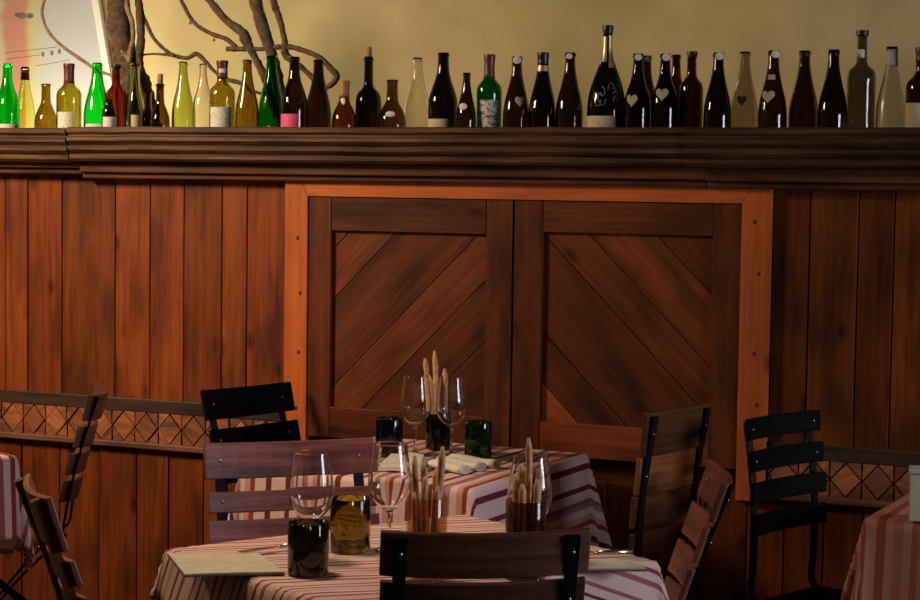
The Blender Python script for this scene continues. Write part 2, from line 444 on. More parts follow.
# chair rail with a lattice of lozenges, both sides of the shutters
def rail(name, xa, xb):
    r = MB(); h = RAIL_T - RAIL_B; b1 = RAIL_T - h * .27; b2 = RAIL_B + h * .12
    cx, L_ = (xa + xb) / 2, xb - xa
    r.bx((cx, -.007, (RAIL_T + b1) / 2), (L_, .014, RAIL_T - b1), tone=.9, bevel=.003)
    r.bx((cx, -.016, (b2 + RAIL_B) / 2), (L_, .032, b2 - RAIL_B), tone=(3.6, 3.4, 3.2), bevel=.004)
    r.bx((cx, .004, (b1 + b2) / 2), (L_, .012, b1 - b2 + .01), tone=1.6, bevel=0)
    P = .096; hh = (b1 - b2); zc = (b1 + b2) / 2; k = 0; x = xa + P / 2; g = .003
    while x + P / 2 <= xb + .001:
        def tri(pts, t):
            c = sum((Vector(p) for p in pts), Vector()) / len(pts)
            pts = [c + (Vector(p) - c) * .97 for p in pts]
            r.prism(pts, (0, -.013 - .006 * R(), 0), tone=(t * 8, t * 6.2, t * 4.2), grain=(1, 0, R() * 2 - 1))
        y = .0
        tri([(x - P / 2 + g, y, zc), (x, y, zc + hh / 2 - g), (x + P / 2 - g, y, zc), (x, y, zc - hh / 2 + g)], [1, .65, .95, .55, .8][k % 5])
        tri([(x - P / 2 + g, y, zc + hh / 2), (x - g / 2, y, zc + hh / 2), (x - P / 2 + g / 2, y, zc + g)], .75 * (.7 + .5 * R()))
        tri([(x + P / 2 - g, y, zc + hh / 2), (x + g / 2, y, zc + hh / 2), (x + P / 2 - g / 2, y, zc + g)], .75 * (.7 + .5 * R()))
        tri([(x - P / 2 + g, y, zc - hh / 2), (x - g / 2, y, zc - hh / 2), (x - P / 2 + g / 2, y, zc - g)], .7 * (.7 + .5 * R()))
        tri([(x + P / 2 - g, y, zc - hh / 2), (x + g / 2, y, zc - hh / 2), (x + P / 2 - g / 2, y, zc - g)], .7 * (.7 + .5 * R()))
        x += P; k += 1
    return tag(r.build(name, M['rail']), kind='structure')
rail('trim_2', wx(-200), wx(287)); rail('trim_3', wx(773), wx(1240))

# orange frame round the shutters
fr = MB(); FX0, FX1, FX2, FX3 = wx(288.5), wx(310.5), wx(742.5), wx(771)
zt, zi, zb = wz(460, 183.5) + .012, wz(460, 198.5), RAIL_B - .01
yf = -.028
fr.prism([(FX0, 0, zb), (FX1, 0, zb), (FX1, 0, zi), (FX0 + .052, 0, zt), (FX0, 0, zt)], (0, yf, 0), grain=(0, 0, 1), tone=1.0)
fr.prism([(FX2, 0, zb), (FX3, 0, zb), (FX3, 0, zt), (FX3 - .052, 0, zt), (FX2, 0, zi)], (0, yf, 0), grain=(0, 0, 1), tone=.92)
fr.prism([(FX0 + .055, 0, zt), (FX1 + .001, 0, zi), (FX2 - .001, 0, zi), (FX3 - .055, 0, zt)], (0, yf, 0), grain=(1, 0, 0), tone=1.05)
tag(fr.build('trim_4', M['orange']), kind='structure')
nl = MB()
for px_, ys in ((299, (238, 293, 352, 408)), (757, (222, 274, 354, 405))):
    for yy in ys:
        p = on_y(px_ + (R() - .5) * 8, yy, yf); nl.bx((p.x, p.y - .0005, p.z), (.008, .003, .012), bevel=.001)
tag(nl.build('trim_5', M['rail']), kind='structure')

def clip_poly(poly, n, d):                    # keep n.p <= d   (2-D)
    out = []
    for i in range(len(poly)):
        a, b = poly[i], poly[(i + 1) % len(poly)]
        da, db = n[0] * a[0] + n[1] * a[1] - d, n[0] * b[0] + n[1] * b[1] - d
        if da <= 0: out.append(a)
        if da * db < 0:
            t = da / (da - db); out.append((a[0] + (b[0] - a[0]) * t, a[1] + (b[1] - a[1]) * t))
    return out

def shutter(name, xa, xb, z_top, z_bot, sl, sr, rt, rb, sgn, tb, cuts, tset):
    r = MB()
    r.bx((xa + sl / 2, -.011, (z_top + z_bot) / 2), (sl - .003, .022, z_top - z_bot), tone=tset[0], bevel=.002)
    r.bx((xb - sr / 2, -.011, (z_top + z_bot) / 2), (sr - .003, .022, z_top - z_bot), tone=tset[1], bevel=.002)
    cx, wi = (xa + sl + xb - sr) / 2, xb - sr - xa - sl
    r.bx((cx, -.011, z_top - rt / 2), (wi - .001, .022, rt), tone=tset[2], bevel=.002)
    r.bx((cx, -.012, z_bot + rb / 2), (wi - .001, .024, rb), tone=tb, bevel=.002)
    x0, x1, zz0, zz1 = xa + sl, xb - sr, z_bot + rb, z_top - rt
    rect = [(x0, zz0), (x1, zz0), (x1, zz1), (x0, zz1)]
    n = (-sgn * math.sqrt(.5), math.sqrt(.5)); o_ = (x0 if sgn > 0 else x1, zz1)
    for (a, b, t) in cuts:                  # distances measured from the upper corner down across the diagonal boards
        d0 = n[0] * o_[0] + n[1] * o_[1]
        pl = clip_poly(clip_poly(rect, n, d0 - a - .0015), (-n[0], -n[1]), -(d0 - b + .0015))
        if len(pl) > 2: r.prism([(p[0], 0.004, p[1]) for p in pl], (0, -.010 - .002 * R(), 0), grain=(1, 0, sgn), tone=t)
    return tag(r.build(name, M['panel']), kind='structure')

zs0, zs1 = zi - .002, wz(310, 435)
xm = wx(515)
shutter('door_1', FX1, xm - .002, zs0, zs1, .088, .093, .112, .104, 1, (.72, .62, .5),
        [(-.3, .045, .9), (.045, .165, 1.35), (.165, .375, 1.0), (.375, .50, 1.25), (.50, .64, .85), (.64, .9, .7)], (.95, .9, .8))
shutter('door_2', xm + .002, FX2, zs0, wz(516, 452), .1, .092, .1, .108, -1, (1.75, 1.6, 1.5),
        [(-.3, .13, .8), (.13, .29, 1.35), (.29, .40, 1.0), (.40, .62, .75), (.62, .735, .7), (.735, .9, 1.9)], (.75, .9, .95))

# carved ledge: three lengths of fluted cornice
def ledge(mb, xa, xb, dz=0.0, dy=0.0, tone=1.0, flutes=4):
    z1_ = LEDGE_Z + dz; H = .122
    prof = [(.30, z1_ - .03), (-.06, z1_ - .03), (-.075, z1_)]
    z = z1_
    for k in range(flutes):
        hh = H / flutes; o = -.13 + .008 * (k > 1) + .010 * (k > 2)
        prof += [(o + dy + .006, z - .002), (o + dy - .004, z - hh * .22), (o + dy - .004, z - hh * .62), (o + dy + .008, z - hh * .94)]
        z -= hh
    prof += [(-.09, z), (.0, z), (.30, z)]
    n = 24; vs, fs, us = [], [], []; m_ = len(prof); ln = [0]
    for a, b in zip(prof, prof[1:]): ln.append(ln[-1] + math.hypot(a[0] - b[0], a[1] - b[1]))
    ou = R() * 20
    for i in range(n + 1):
        x = xa + (xb - xa) * i / n; wob = .0008 * math.sin(x * 5) + .0018 * (R() - .5)
        for k, (y, zz) in enumerate(prof): vs.append((x, y + (wob if 2 < k < m_ - 3 else 0), zz + (wob if 2 < k < m_ - 3 else 0)))
    for i in range(n):
        for k in range(m_ - 1):
            fs.append([i * m_ + k, i * m_ + k + 1, (i + 1) * m_ + k + 1, (i + 1) * m_ + k])
            xa_, xb_ = vs[i * m_][0], vs[(i + 1) * m_][0]
            us.append([(ln[k] + ou, xa_), (ln[k + 1] + ou, xa_), (ln[k + 1] + ou, xb_), (ln[k] + ou, xb_)])
    fs.append(list(range(m_))); us.append([(0, 0)] * m_); fs.append([n * m_ + m_ - 1 - k for k in range(m_)]); us.append([(0, 0)] * m_)
    mb.add(vs, fs, us, tone)

lx0, lx1, lx2, lx3 = wx(-200), on_y(66, 150, -.13).x, on_y(686, 140, -.13).x, wx(1240)
ld = MB()
ledge(ld, lx0, lx1 - .004, -.004, .004, 1.0); ledge(ld, lx1 + .004, lx2, 0, 0, 1.15); ledge(ld, lx2 + .0005, lx3, 0, -.012, .85)
tag(ld.build('trim_1', M['ledge']), kind='structure')
l2 = MB(); zl = LEDGE_Z - .1225
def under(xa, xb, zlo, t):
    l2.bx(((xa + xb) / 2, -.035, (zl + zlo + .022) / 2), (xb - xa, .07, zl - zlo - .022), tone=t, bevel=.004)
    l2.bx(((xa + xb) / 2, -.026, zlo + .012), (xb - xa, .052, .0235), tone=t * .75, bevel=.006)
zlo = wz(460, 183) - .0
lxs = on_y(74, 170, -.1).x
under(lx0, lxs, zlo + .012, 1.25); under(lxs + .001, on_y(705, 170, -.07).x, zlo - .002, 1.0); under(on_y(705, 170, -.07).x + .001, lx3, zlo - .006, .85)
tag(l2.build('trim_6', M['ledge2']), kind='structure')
SHELF_Z = LEDGE_Z - .03

# ------------------------------------------------------------------ bottles
def chaikin(p, k=2):
    for _ in range(k):
        q = [p[0]]
        for a, b in zip(p, p[1:]):
            q.append((a[0] * .75 + b[0] * .25, a[1] * .75 + b[1] * .25)); q.append((a[0] * .25 + b[0] * .75, a[1] * .25 + b[1] * .75))
        q.append(p[-1]); p = q
    return p

SH = {  # outline of each kind of bottle: (radius share, height share); neck radius absolute via nr
    'burgundy': [(.9, 0), (1, .015), (1, .2), (1, .36), (.96, .46), (.79, .56), (.57, .66), (.44, .75), (.385, .83), (.36, .945)],
    'slope': [(.9, 0), (1, .015), (1, .14), (1, .27), (.95, .38), (.82, .49), (.62, .62), (.47, .74), (.39, .83), (.36, .945)],
    'bordeaux': [(.9, 0), (1, .015), (1, .3), (1, .5), (1, .56), (.92, .63), (.58, .68), (.42, .72), (.39, .78), (.38, .945)],
    'tall': [(.9, 0), (1, .015), (1, .3), (1, .52), (1, .585), (.9, .635), (.6, .665), (.40, .69), (.36, .74), (.35, .945)],
    'squat': [(.9, 0), (1, .02), (1, .22), (.96, .36), (.72, .50), (.48, .60), (.40, .68), (.38, .945)],
    'round': [(.82, 0), (.95, .015), (1, .2), (1, .38), (.95, .5), (.75, .57), (.48, .61), (.37, .64), (.34, .70), (.33, .945)],
    'slim': [(.9, 0), (1, .015), (1, .25), (1, .36), (.94, .46), (.78, .58), (.68, .68), (.64, .78), (.62, .945)],
    'champagne': [(.9, 0), (1, .015), (1, .18), (1, .27), (.95, .37), (.82, .47), (.62, .57), (.43, .65), (.32, .71), (.25, .78), (.235, .945)],
    'jar': [(.9, 0), (1, .03), (1, .4), (1, .6), (.9, .75), (.6, .84), (.55, .945)],
}
bottles = []
placed = []
def patch(rad, ang0, pts, lift=.0006):
    """polygon (sideways metres, height) wrapped on a surface of revolution"""
    mb = MB(); cx = sum(p[0] for p in pts) / len(pts); cz = sum(p[1] for p in pts) / len(pts); n = len(pts); rings = 6
    q = []
    for i in range(rings + 1):
        t = i / rings
        for p in pts: q.append((cx + (p[0] - cx) * t, cz + (p[1] - cz) * t))
    wmax = max(abs(p[0] - cx) for p in pts) or 1; hmax = max(abs(p[1] - cz) for p in pts) or 1
    vs, uv = [], []
    for (s_, z) in q:
        r = rad(z) + lift; a = ang0 + s_ / r; vs.append((r * math.cos(a), r * math.sin(a), z)); uv.append(((s_ - cx) / wmax, (z - cz) / hmax))
    fs, us = [], []
    for i in range(rings):
        for k in range(n):
            k2 = (k + 1) % n; ff = [i * n + k, i * n + k2, (i + 1) * n + k2, (i + 1) * n + k]
            if i == 0: ff = [k, n + k2, n + k]
            fs.append(ff); us.append([uv[j] for j in ff])
    mb.add(vs, fs, us, 1.0, True); return mb

def rect_pts(x0, x1, z0, z1, k=8):
    P = []
    for i in range(k): P.append((x0 + (x1 - x0) * i / k, z0))
    for i in range(k): P.append((x1, z0 + (z1 - z0) * i / k))
    for i in range(k): P.append((x1 - (x1 - x0) * i / k, z1))
    for i in range(k): P.append((x0, z1 - (z1 - z0) * i / k))
    return P
def oval_pts(x, z, w, h, k=20): return [(x + w / 2 * math.cos(2 * math.pi * i / k), z + h / 2 * math.sin(2 * math.pi * i / k)) for i in range(k)]
def heart_pts(x, z, w, h, k=28):
    P = []
    for i in range(k):
        t = 2 * math.pi * i / k; hx = 16 * math.sin(t) ** 3; hz = 13 * math.cos(t) - 5 * math.cos(2 * t) - 2 * math.cos(3 * t) - math.cos(4 * t)
        P.append((x - hx / 32 * w, z + (hz + 2) / 29 * h))
    return P

def bottle(kind, px, top, wpx, mat, label, y=.045, parts=(), group=None, lip=True, stub=0.0, name='wine_bottle', tilt=0):
    """px: centre, top: mouth row, wpx: body width in the photograph; all turned into metres at the row's own depth"""
    for _ in range(60):
        base = on_y(px, 128, y); r_ = wpx / 2 / (F / ((base - CAM).dot(_f)))
        if all(math.hypot(base.x - q[0], base.y - q[1]) > r_ + q[2] + .0012 for q in placed): break
        y += .004
    placed.append((base.x, base.y, r_))
    base = on_y(px, 128, y); sc_ = F / ((base - CAM).dot(_f))
    rad = wpx / 2 / sc_; H = on_y(px, top, y).z - SHELF_Z - stub
    pr = [(r * rad, z * H) for r, z in SH[kind]]
    core = [pr[0]] + chaikin(pr[1:], 2)
    rn = core[-1][0]
    outer = [(0, .006), (pr[0][0] * .5, .004)] + core
    outer += [(rn, .952 * H), (rn + .003, .957 * H), (rn + .0034, .972 * H), (rn + .0012, .978 * H), (rn + .0016, H)] if lip else [(rn, H)]
    th = min(.0035, rn * .3)
    inner = [(max(r - th, .002), z + (th if i < 3 else 0)) for i, (r, z) in enumerate(outer) if i > 1][::-1]
    inner = [(max(rn - th, .003), H)] + [p for p in inner if p[1] < .95 * H] + [(0, .011)]
    loc = Vector((base.x, base.y, SHELF_Z + .0006))
    mb = MB(); mb.lathe(outer + inner, 32)
    o = mb.build(name, mat, loc=loc)
    tag(o, label, 'bottle', group or 'empty bottles along the wooden ledge')
    def rf(z):
        if z <= core[0][1]: return core[0][0]
        for a, b in zip(core, core[1:]):
            if a[1] <= z <= b[1] and b[1] > a[1]: return a[0] + (b[0] - a[0]) * (z - a[1]) / (b[1] - a[1])
        return rn + .002
    ang = math.atan2(CAM.y - loc.y, CAM.x - loc.x)
    Z = lambda py: on_y(px, py, y - rad * .9).z - SHELF_Z
    for p in parts:
        t = p[0]
        if t == 'label':      # x0,x1,ytop,ybottom (photo rows/columns)
            _, x0, x1, ya, yb, mtl = p; xa, xb = (x0 - px) / sc_, (x1 - px) / sc_
            cl = lambda s_: rad * math.asin(max(-.98, min(.98, s_ / rad)))
            patch(rf, ang, rect_pts(cl(xa), cl(xb), max(.004, Z(yb)), Z(ya))).build('label', mtl, o)
        elif t == 'oval':
            _, x, yy, w_, h_, mtl = p; r_ = rf(Z(yy)); s_ = r_ * math.asin(max(-.95, min(.95, (x - px) / sc_ / r_)))
            patch(rf, ang, oval_pts(s_, Z(yy), w_ / sc_, h_ / sc_)).build('sticker', mtl, o)
        elif t == 'heart':
            _, x, yy, w_, h_ = p; r_ = rf(Z(yy)); s_ = r_ * math.asin(max(-.9, min(.9, (x - px) / sc_ / r_)))
            patch(rf, ang, heart_pts(s_, Z(yy), w_ / sc_ * 1.15, h_ / sc_)).build('heart_sticker', M['heart'], o)
        elif t == 'capsule':  # rows
            _, ya, yb, mtl = p; za, zb_ = H - max(0, (ya - top) / sc_), H - (yb - top) / sc_; n_ = 6; prf = []
            for i in range(n_ + 1):
                z = zb_ + (za - zb_) * i / n_; prf.append((rf(z) + .0012 if z < .95 * H else rn + .0034, z))
            if ya <= top + 1: prf += [(rn + .0032, H + .0008), (0, H + .001)]
            c_ = MB(); c_.lathe([(prf[0][0] - .0008, prf[0][1])] + prf, 24); c_.build('capsule', mtl, o)
        elif t == 'cork':
            _, ya, w_, mtl = p; zt_ = on_y(px, ya, y).z - SHELF_Z; rr = w_ / 2 / sc_
            c_ = MB(); c_.lathe([(0, H - .018), (min(rr, rn - th) * .95, H - .018), (min(rr, rn - th) * .95, H), (rr, H + .001), (rr, zt_ - .002), (rr - .002, zt_), (0, zt_)], 16); c_.build('cork', mtl, o)
        elif t == 'mouthpatch':
            _, dx, w_, mtl = p; patch(rf, ang, oval_pts(dx / sc_, .955 * H, w_ / sc_, w_ * .8 / sc_), .004).build('paper_scrap', mtl, o)
        elif t == 'strip':
            _, x0, x1, ya, yb, mtl = p
            za, zb_ = H - (ya - top) / sc_, H - (yb - top) / sc_; r_ = rf((za + zb_) / 2)
            cl = lambda s_: r_ * math.asin(max(-.98, min(.98, s_ / r_)))
            patch(rf, ang, rect_pts(cl((x0 - px) / sc_), cl((x1 - px) / sc_), zb_, za), .0014).build('foil', mtl, o)
        elif t == 'etch':
            _, x, yy, w_, h_ = p; r_ = rf(Z(yy)); s_ = r_ * math.asin(max(-.9, min(.9, (x - px) / sc_ / r_)))
            e = MB()
            for k in range(6):
                cx_, cz_ = s_ + (R() - .5) * w_ / sc_ * .55, Z(yy) + (R() - .5) * h_ / sc_ * .6
                P = []
                for i in range(14):
                    t_ = i / 13 * 4.5 + R() * .4; q = .15 + .85 * i / 13
                    a_, z_ = cx_ + q * w_ / sc_ * .3 * math.cos(t_ + k), cz_ + q * h_ / sc_ * .3 * math.sin(t_ + k)
                    rr = rf(z_) + .0005; P.append((rr * math.cos(ang + a_ / rr), rr * math.sin(ang + a_ / rr), z_))
                e.tube(P, .0007, 5)
            e.build('emblem', M['etch'], o)
    bottles.append(o); return o

g = G
bottle('burgundy', 7.5, 64, 25, g['emerald'], 'bright emerald green bottle at the left end of the ledge', parts=[('label', 0, 18, 124, 130, M['white'])])
bottle('slope', 25, 67, 21, g['lime'], 'pale yellow green bottle with a rust foil band on its neck', parts=[('capsule', 70, 80, M['rust'])], y=.125)
bottle('squat', 46, 84, 23, g['oliveamber'], 'short yellowish flask-like bottle between a pale green and an olive bottle', y=.03)
bottle('bordeaux', 69, 64, 25, g['olive'], 'olive round-shouldered bottle with maroon neck and small white label, left part of the ledge', parts=[('capsule', 64, 83, M['maroon']), ('label', 58, 74, 112, 128, M['print'])])
bottle('slope', 97, 63, 27, g['emerald'], 'bright emerald green bottle beside the brown jar, second of the two bright greens', parts=[('label', 86, 101, 124, 130, M['white'])], y=.085)
bottle('jar', 109, 100, 15, g['olivedark'], 'small dark jar with a white label in front of red-brown bottle', parts=[('label', 103, 116.5, 117, 130, M['white'])], y=-.03, name='small_jar')
bottle('bordeaux', 116, 65, 21, g['redbrown'], 'red-brown bottle with a dark top beside the bright green bottle', parts=[('capsule', 65, 69, M['black'])], y=.09)
bottle('slim', 135, 65, 15, g['pale'], 'slim pale bottle with straight neck before the thick vine trunk', parts=[('label', 131, 139.5, 115, 130, M['card'])])
bottle('squat', 160, 84, 20, g['olivedark'], 'small brown bottle closed with a cork stopper', parts=[('cork', 74, 6, M['cork'])], y=.03)
bottle('squat', 148, 92, 18, g['olivedark'], 'small dark olive bottle behind the corked one', y=.11)
bottle('slope', 183, 62, 23, g['pale'], 'light olive green sloping bottle beside a clear bottle', y=.055)
bottle('burgundy', 203, 64, 21, g['clear'], 'clear colourless bottle beside the bottle with large white label', y=.06)
bottle('bordeaux', 222, 61, 26, g['olive'], 'olive bottle with a large white label and dark banded capsule', parts=[('capsule', 61, 79, M['maroon']), ('label', 210.5, 231, 107, 130, M['print']), ('strip', 218.5, 225.5, 69, 73, M['white'])])
bottle('slope', 247, 60, 24, g['oliveamber'], 'amber olive sloping bottle left of the deep green bottle', y=.05)
bottle('slope', 271, 56, 27, g['green'], 'deep green bottle standing before the thickest vine stem', parts=[('label', 258, 270, 126, 131, M['white'])], y=0.065)
bottle('burgundy', 294, 57, 27, g['dark'], 'dark bottle with a bright pink label', parts=[('label', 281, 298, 114, 130, M['pink'])], y=0.005)
bottle('slope', 318, 60, 27, g['dark'], 'dark sloping bottle right of the pink-labelled one', y=0.055)
bottle('squat', 344, 81, 25, g['brown'], 'short amber bottle with orange-brown capped neck', parts=[('capsule', 81, 97, M['amber_foil']), ('oval', 343, 101, 4, 7, M['white'])], y=0.01)
bottle('round', 368, 57, 27, g['black'], 'black round-shouldered bottle with a cork stopper', parts=[('cork', 47, 6, M['cork'])], y=0.056)
bottle('squat', 392, 80, 28, g['olivedark'], 'short olive bottle with a white oval sticker', parts=[('oval', 390, 114, 10, 5.5, M['white'])], y=0.008)
bottle('slope', 417, 58, 27, g['clear'], 'clear white bottle between a short olive and a dark bottle', y=0.055)
bottle('burgundy', 442.5, 53, 30, g['black'], 'dark bottle with a low cream label, right of the clear bottle', parts=[('label', 428, 448, 119, 131, M['card'])], y=0.03)
bottle('slope', 466, 73, 20, g['dark'], 'small dark bottle with a white oval sticker', parts=[('oval', 462.5, 106.5, 9, 6.5, M['white'])], y=0.0)
bottle('bordeaux', 488.5, 55, 26, g['green'], 'green bottle with an engraved picture label and maroon neck', parts=[('capsule', 55, 78, M['maroon']), ('label', 477, 498.5, 100, 130, M['face'])], y=0.045)
bottle('slope', 516, 57, 27, g['dark'], 'dark bottle with a torn heart sticker on its right shoulder', parts=[('heart', 519.5, 102, 9, 11), ('mouthpatch', 0, 9, M['white'])], y=0.05)
bottle('slope', 542, 53, 28, g['black'], 'black bottle with a thin gold ring below the mouth', parts=[('capsule', 53, 65, M['black']), ('capsule', 66, 71.5, M['gold'])])
bottle('slope', 569, 53, 28, g['dark'], 'dark bottle with a white dot at its mouth, left of the giant bottle', parts=[('mouthpatch', -1, 7, M['white'])])
bottle('champagne', 606, 26, 39, g['black'], 'giant sparkling wine bottle with gold foil neck, tallest on the ledge', parts=[('strip', 601.5, 605.5, 37, 62, M['gold']), ('strip', 607.5, 614, 36, 68, M['gold']), ('capsule', 26, 35, M['black']), ('label', 586.5, 616, 116, 129, M['card']), ('etch', 598, 98, 14, 22), ('etch', 614, 92, 14, 24)])
bottle('burgundy', 637, 54, 27, g['black'], 'dark bottle with cream heart sticker, right beside the giant bottle', parts=[('heart', 631, 101, 11, 13), ('mouthpatch', 0, 8, M['white'])], y=.02)
bottle('burgundy', 645.5, 56, 25, g['dark'], 'dark bottle half hidden behind the heart-stickered bottle beside the giant one', y=.13, parts=[('mouthpatch', 1.5, 7, M['white'])])
bottle('burgundy', 664, 54, 27, g['black'], 'dark bottle with cream heart sticker left of the red-topped bottle', parts=[('heart', 661, 95, 12, 13), ('mouthpatch', 1, 9, M['white'])], y=.02)
bottle('burgundy', 675, 55, 23, g['dark'], 'dark narrow bottle half hidden, just left of the red-topped bottle', y=.13)
bottle('bordeaux', 690.5, 52, 24, g['darkred'], 'dark red-brown bottle with a red top', parts=[('capsule', 52, 58, M['maroon'])], y=0.055)
bottle('slope', 717, 53, 28, g['black'], 'dark bottle with a white mouth between the red-topped and the clear bottle', parts=[('mouthpatch', 1, 9, M['white'])], y=0.01)
bottle('slope', 743.5, 52, 29, g['cleargrey'], 'smoky clear bottle with a heart sticker', parts=[('heart', 741, 101, 9, 11)], y=0.062)
bottle('slope', 772, 51, 29, g['dark'], 'dark bottle with heart sticker and a scrap of paper on its neck', parts=[('heart', 767, 97, 13, 13), ('strip', 767, 774, 75, 80, M['heart']), ('mouthpatch', 2, 9, M['white'])], y=0.01)
bottle('slope', 803, 51, 30, g['dark'], 'plain dark bottle, left of two before the tall slim one', parts=[('mouthpatch', 3, 5, M['etch'])], y=0.055)
bottle('slope', 832, 50, 29.5, g['black'], 'plain dark bottle directly left of the tall straight bottle', y=0.01)
bottle('tall', 860, 31, 29, g['smoke'], 'tall straight-sided smoky bottle with a white neck label', parts=[('capsule', 31, 36, M['black']), ('strip', 855.5, 862.5, 50, 58, M['white'])], y=0.055)
bottle('slope', 890, 47, 29, g['frost'], 'frosted colourless bottle near the right end of the ledge', parts=[('capsule', 50, 66, M['boxtop'])], y=0.06)
bottle('bordeaux', 920, 48, 30, g['darkred'], 'red-brown bottle with a cream label at the right end of the ledge', parts=[('capsule', 48, 62, M['maroon']), ('label', 905, 930, 103, 130, M['card'])], y=0.025)

# ------------------------------------------------------------------ vine boughs and the picture board behind the bottles
def bough(name, label, y, stems, group):
    r = None
    base = on_y(stems[0][1][-1][0], 128, y)
    o = empty(name, (base.x, y, SHELF_Z)); tag(o, label, 'branch', group)
    for st in stems:
        pn, pts, mt_, dy = st[0], st[1], st[2], st[3]
        P = smooth_path([(*on_y(p[0], p[1], y + dy * i / max(1, len(pts) - 1)), ) for i, p in enumerate(pts)], 7)
        sc_ = F / ((P[0] - CAM).dot(_f))
        rr = smooth_path([(p[2] / 2 / sc_, 0, 0) for p in pts], 7)
        mb = MB(); P = [p - o.location for p in P]
        mb.tube(P, [max(.0015, q.x) * .9 * (1 + .22 * (R() - .5)) for q in rr], 10, .12)
        b_ = mb.build(pn, mt_, o)
        if len(st) > 4:
            for (bx_, by_, s_) in st[4]:
                q = on_y(bx_, by_, y) - o.location; k_ = MB()
                k_.lathe([(0, -s_), (s_ * .8, -s_ * .5), (s_, 0), (s_ * .5, s_ * .7), (0, s_ * 1.2)], 8, (q.x, q.y, q.z)); k_.build('bud', M['bud'], b_)
    return o
bk, bp_ = M['bark'], M['bark_lit']
SHY = 133                                    # row where the stems meet the ledge top behind the bottles
bough('vine_bough', 'gnarled grey-brown vine bough with forked stems behind the deep green bottle', .20, [
    ('stem', [(247, -30, 14), (255, 0, 15), (263, 28, 14), (272, 55, 13), (279, 85, 13), (283, 112, 13), (286, SHY, 15)], bk, 0),
    ('branch', [(190, -22, 7), (209, 0, 8), (226, 20, 9), (242, 32, 11), (246, 40, 12), (253, 54, 8.5), (264, 76, 9), (272, 100, 9), (279, 118, 9)], bk, .0),
    ('branch', [(270, -22, 7), (274, 3, 8.5), (280, 20, 7), (285, 42, 7), (286, 55, 9), (300, 66, 6), (314, 79, 6.5), (326, 92, 5)], bk, .0),
    ('branch', [(227, 49, 6), (243, 49, 6), (262, 49, 5), (285, 46.5, 6), (302, 50, 6), (320, 58, 6), (332, 70, 7), (337, 76, 7), (332, 84, 6.5), (322, 90, 5)], bk, .0),
    ('twig', [(172, -16, 4), (181, 0, 4), (190, 17, 4.5), (198, 26, 4.5), (212, 34, 4.5), (226, 39, 5), (236, 47, 5)], bk, .0, [(190, 23, .006), (214, 40, .006)]),
], 'vine boughs behind the bottles')
bough('vine_bough', 'thick brown vine trunk with bare twigs tinted as lit behind the left bottles', .29, [
    ('trunk', [(116, -35, 27), (118, -5, 27), (120, 25, 27), (124, 50, 28), (131, 72, 32), (139, 95, 36), (144, SHY, 40)], bk, .0),
    ('branch', [(131, -30, 7), (137, -8, 8), (140, 15, 9), (141, 40, 9), (139, 60, 10), (141, 80, 14), (148, 98, 14)], bk, -.03),
    ('branch', [(126, -20, 4.5), (127, 6, 6), (132, 22, 5.5), (133, 38, 5), (130, 52, 5.5), (129, 63, 5)], bp_, -.06),
    ('twig', [(106, 20, 2), (109, 36, 3.5), (119, 48, 4), (131, 63, 5), (137, 78, 5), (146, 112, 4)], bp_, -.08),
    ('twig', [(50, -16, 3.5), (45, -2, 3.5), (42, 13, 3.5), (48, 31, 3.5), (62, 46, 3.5), (79, 58, 4), (97, 70, 3.5), (112, 76, 4), (127, 86, 4), (138, 95, 4)], bp_, -.05),
    ('twig', [(130, -20, 4), (137, 2, 4), (145, 20, 4.5), (153, 37, 4), (163, 48, 4), (173, 55, 4.5), (187, 58, 4.5), (196, 54, 5), (204, 60, 5), (214, 71, 4), (226, 79, 4.5), (240, 83, 5), (252, 90, 3.5), (262, 94, 3)], bk, -.02),
    ('twig', [(140, 55, 2.5), (152, 54, 2.5), (164, 54.5, 3), (174, 56, 3)], bk, -.02),
], 'vine boughs behind the bottles')

def pb(px, py, dy=0.0):
    p = on_y(px, py, BGY - .02 + dy); return p
bo = empty('picture_board', pb(60, 60)); tag(bo, 'pale grey picture board with a faded red band, on the ochre wall at far left', 'picture')
def rel(p): return p - bo.location
mt_, nt, b = new_mat('picture_paint'); L = nt.links.new
uv = N(nt, 'ShaderNodeUVMap'); sp = N(nt, 'ShaderNodeSeparateXYZ'); L(uv.outputs[0], sp.inputs[0])
nz = N(nt, 'ShaderNodeTexNoise'); nz.inputs['Scale'].default_value = 9; L(uv.outputs[0], nz.inputs['Vector'])
ad = N(nt, 'ShaderNodeMath', operation='MULTIPLY_ADD'); L(nz.outputs['Fac'], ad.inputs[0]); ad.inputs[1].default_value = .05; L(sp.outputs['X'], ad.inputs[2])
W0 = (.44, .44, .43)
def U(px): return px * .00383 + .647
rp = ramp(nt, [(U(-6), W0), (U(4), (.50, .42, .30)), (U(9), (.46, .23, .16)), (U(26), (.48, .22, .15)), (U(32), (.50, .44, .20)), (U(40), (.46, .45, .33)), (U(48), W0)])
L(ad.outputs[0], rp.inputs[0]); L(rp.outputs[0], b.inputs['Base Color']); b.inputs['Roughness'].default_value = .7
mb = MB(); mb.prism([rel(pb(82, -90)), rel(pb(122, 150)), rel(pb(-146, 150)), rel(pb(-186, -90))], (0, .018, 0), uvs01=[(1 - .065, 1), (1 + .08, 0), (.055, 0), (-.09, 1)])
mb.build('canvas', mt_, bo)
mb = MB(); mb.prism([rel(pb(79, -90)), rel(pb(119, 150)), rel(pb(125, 150)), rel(pb(86, -90))], (0, -.02, 0)); mb.build('edge_highlight', M['white'], bo)  # white strip puts a highlight along the board's right edge
dm = plain('faded_ink', (.16, .13, .11), .8, 0, .2)
mb = MB()
